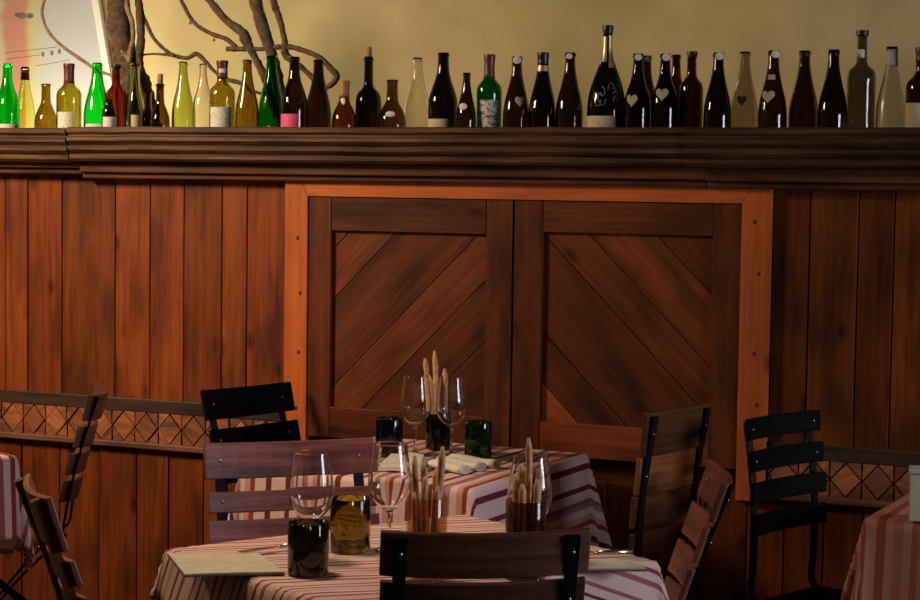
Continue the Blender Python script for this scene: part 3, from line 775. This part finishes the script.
for (x, yy, w_, h_) in ((43, 54.5, 3, 5), (52, 53, 3, 5), (59.5, 51.5, 3, 5), (22, 16, 9, 6), (30, 16, 7, 5), (17, 15, 5, 4)):
    mb.prism([rel(pb(x + w_ / 2 * math.cos(a), yy + h_ / 2 * math.sin(a))) for a in [k * math.pi / 6 for k in range(12)]], (0, -.002, 0))
for (a, c_) in (((4, 53), (58, 47)), ((8, 59), (40, 55)), ((36, 66), (70, 60))):
    p, q = pb(*a), pb(*c_); mb.tube([rel(p), rel(q)], .0012, 5)
mb.build('markings', dm, bo)

# ------------------------------------------------------------------ tables and cloths
TZ = .75
def table(px, py, corner, size, yaw, label, cloth_label, cloth_mat, cyaw=0.0, drop=.30, csize=None, group='striped tablecloths', seed=1, uvoff=0.0, flare=.10, inset=.06):
    """px,py: the corner of the top seen in the photo; corner: its sign in the table's own frame"""
    c = on_z(px, py, TZ + .004); rot = Matrix.Rotation(yaw, 3, 'Z')
    ctr = c - rot @ Vector((corner[0] * size[0] / 2, corner[1] * size[1] / 2, 0)); ctr.z = 0
    t = empty('dining_table', ctr, yaw); tag(t, label, 'table', 'square dining tables')
    mb = MB(); mb.bx((0, 0, TZ - .014), (size[0] - .006, size[1] - .006, .024), bevel=.004); mb.build('tabletop', M['table_wood'], t)
    for sx in (-1, 1):
        for sy in (-1, 1):
            mb = MB(); mb.bx((sx * (size[0] / 2 - inset), sy * (size[1] / 2 - inset), (TZ - .026) / 2), (.05, .05, TZ - .027), bevel=.004); mb.build('leg', M['table_wood'], t)
    # cloth draped over the top: flat on it, rounding the edge, then falling in soft folds
    rnd = random.Random(seed); ph = [rnd.random() * 6 for _ in range(6)]
    cs = csize or (size[0] + 2 * drop, size[1] + 2 * drop); n = 84; hx, hy = size[0] / 2, size[1] / 2
    vs, fs, us = [], [], []; cr = Matrix.Rotation(cyaw, 2); rr = .012
    for i in range(n + 1):
        for j in range(n + 1):
            u, v = (i / n - .5) * cs[0], (j / n - .5) * cs[1]; p = cr @ Vector((u, v))
            qx, qy = max(-hx, min(hx, p.x)), max(-hy, min(hy, p.y)); ex, ey = p.x - qx, p.y - qy; e = math.hypot(ex, ey)
            if e < 1e-6: vs.append((p.x, p.y, TZ + .002 + .0008 * math.sin(p.x * 31 + ph[0]) * math.sin(p.y * 27 + ph[1]))); continue
            dx, dy = ex / e, ey / e; a = math.atan2(dy, dx)
            s_ = (qx if abs(dy) > abs(dx) else qy) * 22 + a * 5
            fold = .5 + .5 * math.sin(s_ + ph[2]) * math.sin(s_ * .43 + ph[3]); corn = min(abs(dx), abs(dy)) * 1.41
            out = rr * min(1, e / rr) + max(0, e - rr) * (flare * .55 + flare * fold * (.6 + .6 * corn) + .16 * corn * abs(math.sin(a * 7 + ph[4])))
            z = TZ + .002 - (e * e / (2 * rr) if e < rr else rr / 2 + (e - rr) * math.sqrt(max(.2, 1 - (out / max(e, .01)) ** 2)))
            wp = rot @ Vector((qx + dx * out, qy + dy * out, 0)) + ctr; wp.y = min(wp.y, -.036 - .004 * fold)      # lies against the wall
            wp = rot.inverted() @ (wp - ctr); vs.append((wp.x, wp.y, z))
    for i in range(n):
        for j in range(n):
            k = [i * (n + 1) + j, (i + 1) * (n + 1) + j, (i + 1) * (n + 1) + j + 1, i * (n + 1) + j + 1]; fs.append(k)
            us.append([((q // (n + 1)) / n * cs[0], (q % (n + 1)) / n * cs[1] + uvoff) for q in k])
    mb = MB(); mb.add(vs, fs, us, 1.0, True); o = mb.build('tablecloth', cloth_mat); o.location = ctr; o.rotation_euler = (0, 0, yaw)
    md = o.modifiers.new('thickness', 'SOLIDIFY'); md.thickness = .0016; md.offset = 1
    tag(o, cloth_label, 'tablecloth', group)
    return t
TOP = TZ + .005
# back table, beside the shutters
table(471, 488, (1, -1), (.74, .80), math.radians(-3), 'square table against the wooden wall, under the purple-striped cloth',
      'wine-striped cloth on the table against the wooden wall', M['cloth'], math.pi / 2, .285, seed=3, inset=.2)
# front table, turned on its corner
# far corner lies near (465,514): its sides run 38.6 and 51.4 degrees off the camera's right
yaw_f = TH + math.radians(37)
table(465, 514, (1, 1), (.84, .70), yaw_f, 'square table in front, set with the dark tumblers, under a fine-striped cloth',
      'fine red-striped cloth on the front table with the menus', M['cloth_fine'], math.radians(-21), .22, csize=(1.26, 1.12), seed=5, flare=.13, inset=.33)
table(13, 455, (1, 1), (.75, .75), TH - math.pi / 4, 'square table cut by the left edge of the photo, under pink-striped cloth',
      'pink-striped cloth corner hanging at the left edge', M['cloth_pink'], 0, .30, csize=(1.26, 1.26), seed=8, flare=.05)
table(869, 517, (-1, -1), (.75, .74), math.radians(-3), 'square table in the lower right corner, carrying the cream box',
      'rust-striped cloth on the table in the lower right corner', M['cloth_warm'], math.pi / 2, .28, seed=11, flare=.14)

# ------------------------------------------------------------------ chairs
def chair(px, py, h, ang, facing, slats, wood_m, label, width=.42, upr=.155, tones=None, recline=.115, curve=.022, fmat=None, sd=.38, cat_group='slatted folding chairs'):
    """px,py: middle of the top slat's upper edge; h its height; ang: slat line against the camera's right, + = right end farther;
       facing +1: looks away from the camera side, -1: towards it"""
    a = math.radians(ang)
    line = RGT * math.cos(a) + FWD * math.sin(a)
    fw = UP.cross(line) * facing                           # seat direction
    p = on_z(px, py, h)
    back_y = -.19 - recline
    org = Vector((p.x, p.y, 0)) - fw * (back_y - .0)
    rz = math.atan2(fw.y, fw.x) - math.pi / 2
    o = empty('folding_chair', org, rz); tag(o, label, 'chair', cat_group)
    # side curve of the back: y as a function of height
    def by(z):
        t = max(0, min(1, (z - .45) / (h - .45))); return -.19 - recline * (t * 1.25 - .25 * t * t) + .02 * math.sin(t * math.pi)
    lean = math.atan2(recline * 1.0, h - .45); so = .012 - curve * (1 - (upr / (width / 2)) ** 2); fo = so - (.011 if not fmat else .0175)
    for k, (zt_, zb_) in enumerate(slats):
        zt_, zb_ = h - zt_, h - zb_; zc = (zt_ + zb_) / 2; mb = MB()
        mt_ = Matrix.Translation((0, by(zc) + .012, zc)) @ Matrix.Rotation(lean, 4, 'X')
        mb.box((width - (.006 * (k % 2)), .014, zt_ - zb_), mt_, tone=(tones[k] if tones else .9 + .25 * R()), bevel=.003, curve=curve, segs=10)
        mb.build('back_slat', wood_m, o)
    for s in (-1, 1):
        x = s * upr; pts = [(x, by(h - .012) + fo, h - .012)]
        for z in [h - .012 - (h - .47) * i / 8 for i in range(1, 9)]: pts.append((x, by(z) + fo, z))
        pts += [(x, -.15, .41), (x, -.06, .32), (x, .08, .15), (x, sd - .17, .016)]
        mb = MB(); mb.bar(smooth_path(pts, 3), .026 if not fmat else .03, .007 if not fmat else .02, (1, 0, 0)); mb.build('frame_bar', fmat or M['iron'], o)
        mb = MB(); x2 = s * (upr + .012)
        mb.bar(smooth_path([(x2, sd - .21, .41), (x2, (sd - .21) * .4 - .02, .28), (x2, -.12, .14), (x2, -.225, .014)], 3), .007 * 2, .022, (1, 0, 0)); mb.build('leg', M['iron'], o)
        for (zt_, zb_) in slats[:2]:
            zc = h - (zt_ + zb_) / 2; mb = MB()
            ya, yb = by(zc) + fo - (.004 if not fmat else .0105), by(zc) + so + .0072
            mb.tube([(x, q, zc) for q in (ya - .0035, ya - .0025, ya, ya + .0005, yb - .0005, yb, yb + .0025, yb + .0035)], [.001, .004, .005, .0025, .0025, .005, .004, .001], 10)
            mb.build('bolt', M['bolt'], o)
    mb = MB()
    for i in range(6): mb.bx((0, -.19 + sd * (i + .5) / 6, .432 - .006 * (i in (2, 3))), (width - .02, sd / 6 - .008, .016), bevel=.004, tone=.85 + .3 * R())
    mb.build('seat', wood_m, o)
    for yy, zz, wd_, th_ in ((-.185, .416, .02, .012), (-.19, .09, .014, .006), (sd - .21, .414, .02, .012)):
        mb = MB(); mb.bar([(-upr - .016, yy, zz), (upr + .016, yy, zz)], wd_, th_, (0, 1, 0)); mb.build('stretcher', M['iron'], o)
    return o
S4 = [(0, .094), (.104, .19), (.202, .29), (.303, .385)]
chair(488, 530, .92, 8, 1, S4, M['chair_dark'], 'dark wooden slatted chair in the foreground, seen from behind', .415, .17, sd=.34)
chair(288, 439, .92, 20, -1, [(0, .093), (.122, .176), (.192, .27), (.29, .37)], M['chair_purple'], 'worn purplish chair behind the wine glasses on the front table', .455, .185, sd=.30)
chair(243, 385, .92, 50, -1, [(0, .098), (.125, .2), (.225, .3), (.33, .4)], M['chair_black'], 'black slatted chair beside the orange post, left of the shutters', .40, .155, sd=.32)
chair(683, 408, .97, 52, 1, [(0, .125), (.128, .235), (.238, .33), (.345, .41)], M['chair_tan'], 'tan slatted chair with black iron uprights, right of the back table', .335, .14, tones=[(.42, .46, .46), 1.15, .55, .42], recline=.05, curve=.006, sd=.27)  # raised tone of the second slat puts light into its colour
chair(779, 414, .95, 46, -1, [(0, .060), (.090, .148), (.178, .236), (.266, .325)], M['chair_black'], 'black open-slatted chair below the right orange post', .36, .15, recline=.03)
chair(724, 470, .92, -93, -1, [(0, .095), (.105, .19), (.2, .285), (.295, .37)], M['chair_red'], 'reddish chair seen edge-on, right of the front table', .38, .15, recline=.15, curve=.03, sd=.30)
chair(99, 388, .92, -83, -1, [(0, .085), (.1, .17), (.185, .255), (.27, .34)], M['chair_dark'], 'dark chair seen from the side against the wooden wall, far left', .36, .15, tones=[.9] * 4, recline=.12, curve=.04)
chair(30, 484, .92, -70, 1, [(0, .125), (.14, .2), (.22, .3), (.32, .38)], M['chair_dark'], 'dark chair with a scuffed edge at the lower left', .34, .14, tones=[1.9] * 4, recline=.15, fmat=M['chair_tan'], sd=.16)

# ------------------------------------------------------------------ glasses, tumblers, breadsticks
def wine_glass(px, py, label, h=.245):
    p = on_z(px, py, TOP); k = h / .245
    outer = [(0, .0), (.034, .0), (.037, .0015), (.036, .003), (.02, .006), (.007, .010), (.0042, .02), (.0038, .05), (.0042, .08), (.008, .09), (.024, .10), (.041, .118), (.049, .138), (.050, .155), (.047, .185), (.042, .215), (.0385, .245)]
    outer = outer[:8] + chaikin(outer[8:], 2)
    inner = [(r - .0013, z + .002) for r, z in outer if z > .094][::-1]
    inner = [(r, min(z, .2448)) for r, z in inner]
    mb = MB(); mb.lathe([(r * k, z * k) for r, z in outer + inner + [(0, .0975)]], 40)
    return tag(mb.build('wine_glass', G['wine'], loc=p), label, 'wine glass', 'large wine glasses on the tables')
wine_glass(415, 455, 'wine glass left of two by the breadsticks on the back table')
wine_glass(451, 456, 'wine glass next to the green tumbler on the back table')
wine_glass(311, 562, 'wine glass behind the black tumbler on the front table')
wine_glass(389, 550, 'wine glass standing free beside the olive tumbler, before the purplish chair')
wine_glass(529, 566, 'wine glass behind the tumbler with one tall breadstick')

def tumbler(px, py, r, h, mat, label, fill=None, taper=1.0):
    p = on_z(px, py, TOP)
    o_ = [(0, .001), (r * .9 * taper, .0), (r * taper, .004), (r, h * .5), (r, h - .002), (r - .001, h), (r - .0035, h - .001), (r - .004, h * .5), (r * taper - .004, .012), (0, .010)]
    mb = MB(); mb.lathe(o_, 36); o = mb.build('tumbler', mat, loc=p); tag(o, label, 'tumbler', 'tumblers cut from wine bottles')
    return o
tumbler(308, 574, .044, .112, G['tdark'], 'black-looking glass tumbler at the front left of the front table')
tumbler(350, 551, .046, .122, G['tolive'], 'olive glass tumbler behind the black one on the front table')
t_l = tumbler(426, 581, .043, .18, G['tamber'], 'amber tumbler packed with breadsticks on the front table')
t_r = tumbler(525, 578, .0435, .168, G['tbrown'], 'tall brown tumbler holding one tall breadstick on the front table')
tumbler(389, 455, .042, .115, G['tblue'], 'dark blue glass tumbler on the back table')
tumbler(478, 459, .042, .115, G['tgreen'], 'green glass tumbler on the back table')
t_b = tumbler(438, 449, .040, .115, G['tdark'], 'dark tumbler with breadsticks between the two back wine glasses')

def stick(t, ax, ay, bx_, by_, zt_, r, label, grp):
    """grissino from inside the tumbler's floor to its tip; offsets along the camera's right / away"""
    b0 = RGT * ax + FWD * ay; b1 = RGT * bx_ + FWD * by_
    n = 12; P, rr = [], []
    w1, w2 = R() * 6, R() * 6
    for i in range(n + 1):
        q = i / n; z = .014 + (zt_ - .014) * q
        P.append(b0.lerp(b1, q) + Vector((.0012 * math.sin(q * 9 + w1), .0012 * math.sin(q * 8 + w2), z)))
        rr.append(r * (.9 + .2 * R()) * (.45 if i in (0, n) else 1))
    mb = MB(); mb.tube(P, rr, 10, .12); o = mb.build('breadstick', M['bread'], loc=t.location.copy()); return tag(o, label, 'breadstick', grp)
gb = 'breadsticks in the back table tumbler'
for a in ((.004, .006, -.016, .006, .31, 'tall breadstick at the middle of the back bunch'), (-.016, .006, -.044, .008, .285, 'breadstick leaning left in the back bunch'), (.022, -.004, .018, -.004, .255, 'short breadstick at the right of the back bunch'), (-.006, -.015, -.03, -.021, .235, 'shortest breadstick at the front of the back bunch')):
    stick(t_b, *a[:5], .0085, a[5] + ' on the wall-side table', gb)
gl = 'breadsticks in the amber tumbler'
for a in ((-.010, .0, -.028, .0, .265, 'tall breadstick leaning left'), (.012, .0, .032, .0, .285, 'tallest breadstick leaning right'), (-.002, .019, -.009, .021, .25, 'breadstick at the back'), (.0, -.018, -.004, -.017, .225, 'short breadstick in the middle'),
          (-.018, -.014, -.026, -.016, .19, 'short breadstick at the left rim'), (.015, .019, .019, .021, .235, 'breadstick right of the middle'), (.017, -.018, .022, -.019, .205, 'short breadstick at the right front'), (-.02, .014, -.026, .018, .215, 'breadstick behind the left rim')):
    stick(t_l, *a[:5], .0078, a[5] + ' of the amber tumbler', gl)
gr = 'breadsticks in the tall brown tumbler'
for a in ((.004, -.006, .003, .0, .30, 'tall pale breadstick rising'), (-.018, .0, -.022, .0, .22, 'breadstick at the left'), (-.010, .016, -.012, .018, .24, 'breadstick behind the left'), (.022, .004, .026, .006, .235, 'breadstick at the right'), (.020, -.015, .021, -.017, .215, 'short breadstick at the right front'), (-.008, -.020, -.010, -.022, .205, 'short breadstick at the front')):
    stick(t_r, *a[:5], .008, a[5] + ' out of the tall brown tumbler', gr)

# ------------------------------------------------------------------ napkins, menus, cutlery, box
def quad_sheet(mb, pts, z0, th, curl=0.0, bend=0):
    n = 10; vs, fs, us = [], [], []; A, B, C_, D_ = [on_z(p[0], p[1], TOP) for p in pts]
    for lay in (0, 1):
        for i in range(n + 1):
            for j in range(n + 1):
                s_, t = i / n, j / n; p = (A * (1 - s_) + D_ * s_) * (1 - t) + (B * (1 - s_) + C_ * s_) * t
                vs.append((p.x, p.y, z0 + lay * th + curl * ((1 - s_) ** 3) * (1 - t) + bend * math.sin(s_ * math.pi) * .5))
    k = (n + 1) ** 2; I = lambda l, i, j: l * k + i * (n + 1) + j
    for i in range(n):
        for j in range(n):
            fs.append([I(0, i, j), I(0, i, j + 1), I(0, i + 1, j + 1), I(0, i + 1, j)]); fs.append([I(1, i, j), I(1, i + 1, j), I(1, i + 1, j + 1), I(1, i, j + 1)])
    for i in range(n):
        fs.append([I(0, i, 0), I(0, i + 1, 0), I(1, i + 1, 0), I(1, i, 0)]); fs.append([I(0, i, n), I(1, i, n), I(1, i + 1, n), I(0, i + 1, n)])
        fs.append([I(0, 0, i), I(1, 0, i), I(1, 0, i + 1), I(0, 0, i + 1)]); fs.append([I(0, n, i), I(0, n, i + 1), I(1, n, i + 1), I(1, n, i)])
    mb.add(vs, fs, [[(vs[q][0], vs[q][1]) for q in ff] for ff in fs], 1.0, False)

def menu(pts, label, curl):
    c = sum((on_z(p[0], p[1], TOP) for p in pts), Vector()) / 4; o = empty('menu', (c.x, c.y, TOP)); tag(o, label, 'menu', 'menus lying on the front table')
    mb = MB(); quad_sheet(mb, pts, TOP + .001, .004, curl, .002); x = mb.build('cover', M['cover'], origin=o.location); x.parent = o; x.location = (0, 0, 0)
    c2 = (sum(p[0] for p in pts) / 4, sum(p[1] for p in pts) / 4)
    pp = [(p[0] + (c2[0] - p[0]) * .012, p[1] + (c2[1] - p[1]) * .012) for p in pts]
    mb = MB(); quad_sheet(mb, pp, TOP + .0052, .003, curl, .002); x = mb.build('page', M['sheet'], origin=o.location); x.parent = o; x.location = (0, 0, 0)
menu([(167, 560), (184, 578), (285, 575.5), (258, 556)], 'pale menu lying over the left corner of the front table', .008)
menu([(560, 563), (550, 573), (647, 572), (631, 563)], 'folded menu on the right corner of the front table', 0)

def napkin_roll(p0, p1, r, label):
    a, b_ = on_z(*p0, TOP), on_z(*p1, TOP); mb = MB(); d = (b_ - a); n = 8; side = UP.cross(d.normalized())
    vs = []; K = 18
    P = []
    for i in range(n + 1):
        q = i / n; rr = r * (1 + .08 * math.sin(q * 7)); row = []
        for k in range(K):
            an = 2 * math.pi * k / K; sq = 1.25 if math.cos(an) else 1
            row.append(a + d * q + side * (math.cos(an) * rr * 1.25) + UP * (rr * .8 + math.sin(an) * rr * .8))
        P.append(row)
    vs = [v for row in P for v in row]; fs = []
    for i in range(n):
        for k in range(K): k2 = (k + 1) % K; fs.append([i * K + k, i * K + k2, (i + 1) * K + k2, (i + 1) * K + k])
    # rolled end: a recessed spiral mouth
    e0 = n * K; cen = a + d + UP * r * .8
    ring = [v.lerp(cen, .35) for v in P[-1]]; o2 = len(vs); vs += ring; ring2 = [v.lerp(cen, .5) - d.normalized() * .012 for v in P[-1]]; o3 = len(vs); vs += ring2
    for k in range(K):
        k2 = (k + 1) % K; fs.append([e0 + k, e0 + k2, o2 + k2, o2 + k]); fs.append([o2 + k, o2 + k2, o3 + k2, o3 + k])
    fs.append([o3 + k for k in range(K)]); fs.append([K - 1 - k for k in range(K)])
    c = (a + b_) / 2; c.z = TOP; mb.add(vs, fs, None, 1.0, True)
    return tag(mb.build('napkin', M['napkin'], origin=c), label, 'napkin', 'white napkins on the back table')
napkin_roll((433, 468), (465, 474.5), .0165, 'rolled white napkin nearest the table edge on the back table')
napkin_roll((440, 464.5), (481, 471.5), .0165, 'rolled white napkin in the middle of the back table roll row')
napkin_roll((452, 462), (497, 468.5), .016, 'rolled white napkin farthest from the edge, before the green tumbler')
nk = MB()
quad_sheet(nk, [(388, 462), (374, 473), (422, 475.5), (427, 464)], TOP + .001, .014, .0, .008)
quad_sheet(nk, [(391, 461.5), (378, 471.5), (419, 474), (424, 463.5)], TOP + .0155, .012, .0, .008)
c = on_z(405, 470, TOP); tag(nk.build('napkin', M['napkin'], origin=c), 'folded white napkin lying flat in front of the blue tumbler', 'napkin', 'white napkins on the back table')

def cutlery(p0, p1, label, kind):
    a, b_ = on_z(*p0, TOP), on_z(*p1, TOP); d = b_ - a; L_ = .2; d = d.normalized(); s = UP.cross(d)
    mid = (a + b_) / 2; st = b_ - d * L_ if kind == 'knife' else a
    c = Vector((st.x, st.y, TOP)); o = empty(kind, c); tag(o, label, kind)
    z = .010
    mb = MB(); mb.tube([d * (L_ - .09) + UP * z, d * (L_ - .05) + UP * z, d * L_ + UP * z], [.004, .0055, .0065], 10); mb.build('handle', M['steel'], o)
    mb = MB()
    if kind == 'knife': mb.prism([d * .0 + UP * z, d * .03 + s * .008 + UP * z, d * .112 + s * .008 + UP * z, d * .112 - s * .007 + UP * z, d * .02 - s * .005 + UP * z], UP * .0016); mb.build('blade', M['steel'], o)
    else:
        mb.prism([d * .05 - s * .011 + UP * z, d * .085 - s * .009 + UP * z, d * .112 - s * .003 + UP * z, d * .112 + s * .003 + UP * z, d * .085 + s * .009 + UP * z, d * .05 + s * .011 + UP * z], UP * .0018)
        for k in (-1.5, -.5, .5, 1.5): mb.bx(d * .026 + s * k * .0062 + UP * (z + .0008), (.05, .0032, .0018), Matrix((d, s, UP)).transposed(), bevel=0)
        mb.build('tines', M['steel'], o)
cutlery((585, 557), (632, 556), 'steel knife resting on the right menu of the front table', 'knife')
cutlery((240, 557), (273, 552), 'steel fork beside the pale menu on the front table', 'fork')

p = on_z(921, 520, TOP); o = empty('card_box', p, math.radians(10)); tag(o, 'cream cardboard box with a grey lid on the lower right table', 'box')
mb = MB(); mb.bx((.012, .0, .061), (.085, .075, .12), bevel=.003); mb.build('body', M['box'], o)
mb = MB(); mb.bx((.012, .0, .1275), (.092, .082, .012), bevel=.003); mb.build('lid', M['boxtop'], o)

# ------------------------------------------------------------------ light
def light(kind, name, loc, energy, col, size=.1, target=None, **kw):
    d = bpy.data.lights.new(name, kind); d.energy = energy; d.color = col
    o = bpy.data.objects.new(name, d); COL.objects.link(o); o.location = loc
    if kind in ('POINT', 'SPOT'): d.shadow_soft_size = size
    if kind == 'AREA': d.size = size
    for k, v in kw.items(): setattr(d, k, v)
    if target is not None: o.rotation_euler = (Vector(target) - Vector(loc)).to_track_quat('-Z', 'Y').to_euler()
    return o
light('POINT', 'lamp_behind_partition', (-2.4, .78, 1.50), 48, (1, .90, .70), .12)
light('POINT', 'rear_ceiling_lamp', (-1.9, .60, 2.9), 9, (1, .88, .66), .15)
light('AREA', 'ceiling_lamp_left', (-2.35, -2.0, 2.75), 40, (1, .72, .46), .6, (-1.1, 0, 1.1), spread=math.radians(110))
light('SPOT', 'ceiling_lamp_tables', (.0, -2.1, 3.05), 130, (1, .70, .49), .2, (.1, -1.75, .75), spot_size=math.radians(58), spot_blend=.6)
wl = light('AREA', 'window_daylight', (X + .12, (y0 + y1) / 2, (z0 + z1) / 2), 84, (.80, .81, 1.0), 1.25, (0, -1.2, 1.0))
wl.data.shape = 'RECTANGLE'; wl.data.size = 1.25; wl.data.size_y = 1.25
wd = bpy.data.worlds.new('room'); sc.world = wd; wd.use_nodes = True
bgn = wd.node_tree.nodes['Background']; bgn.inputs[0].default_value = (1, .78, .58, 1); bgn.inputs[1].default_value = .026
sc.view_settings.view_transform = 'Standard'; sc.view_settings.look = 'None'; sc.view_settings.exposure = 0; sc.view_settings.gamma = 1
try: sc.view_settings.use_curve_mapping = False
except Exception: pass
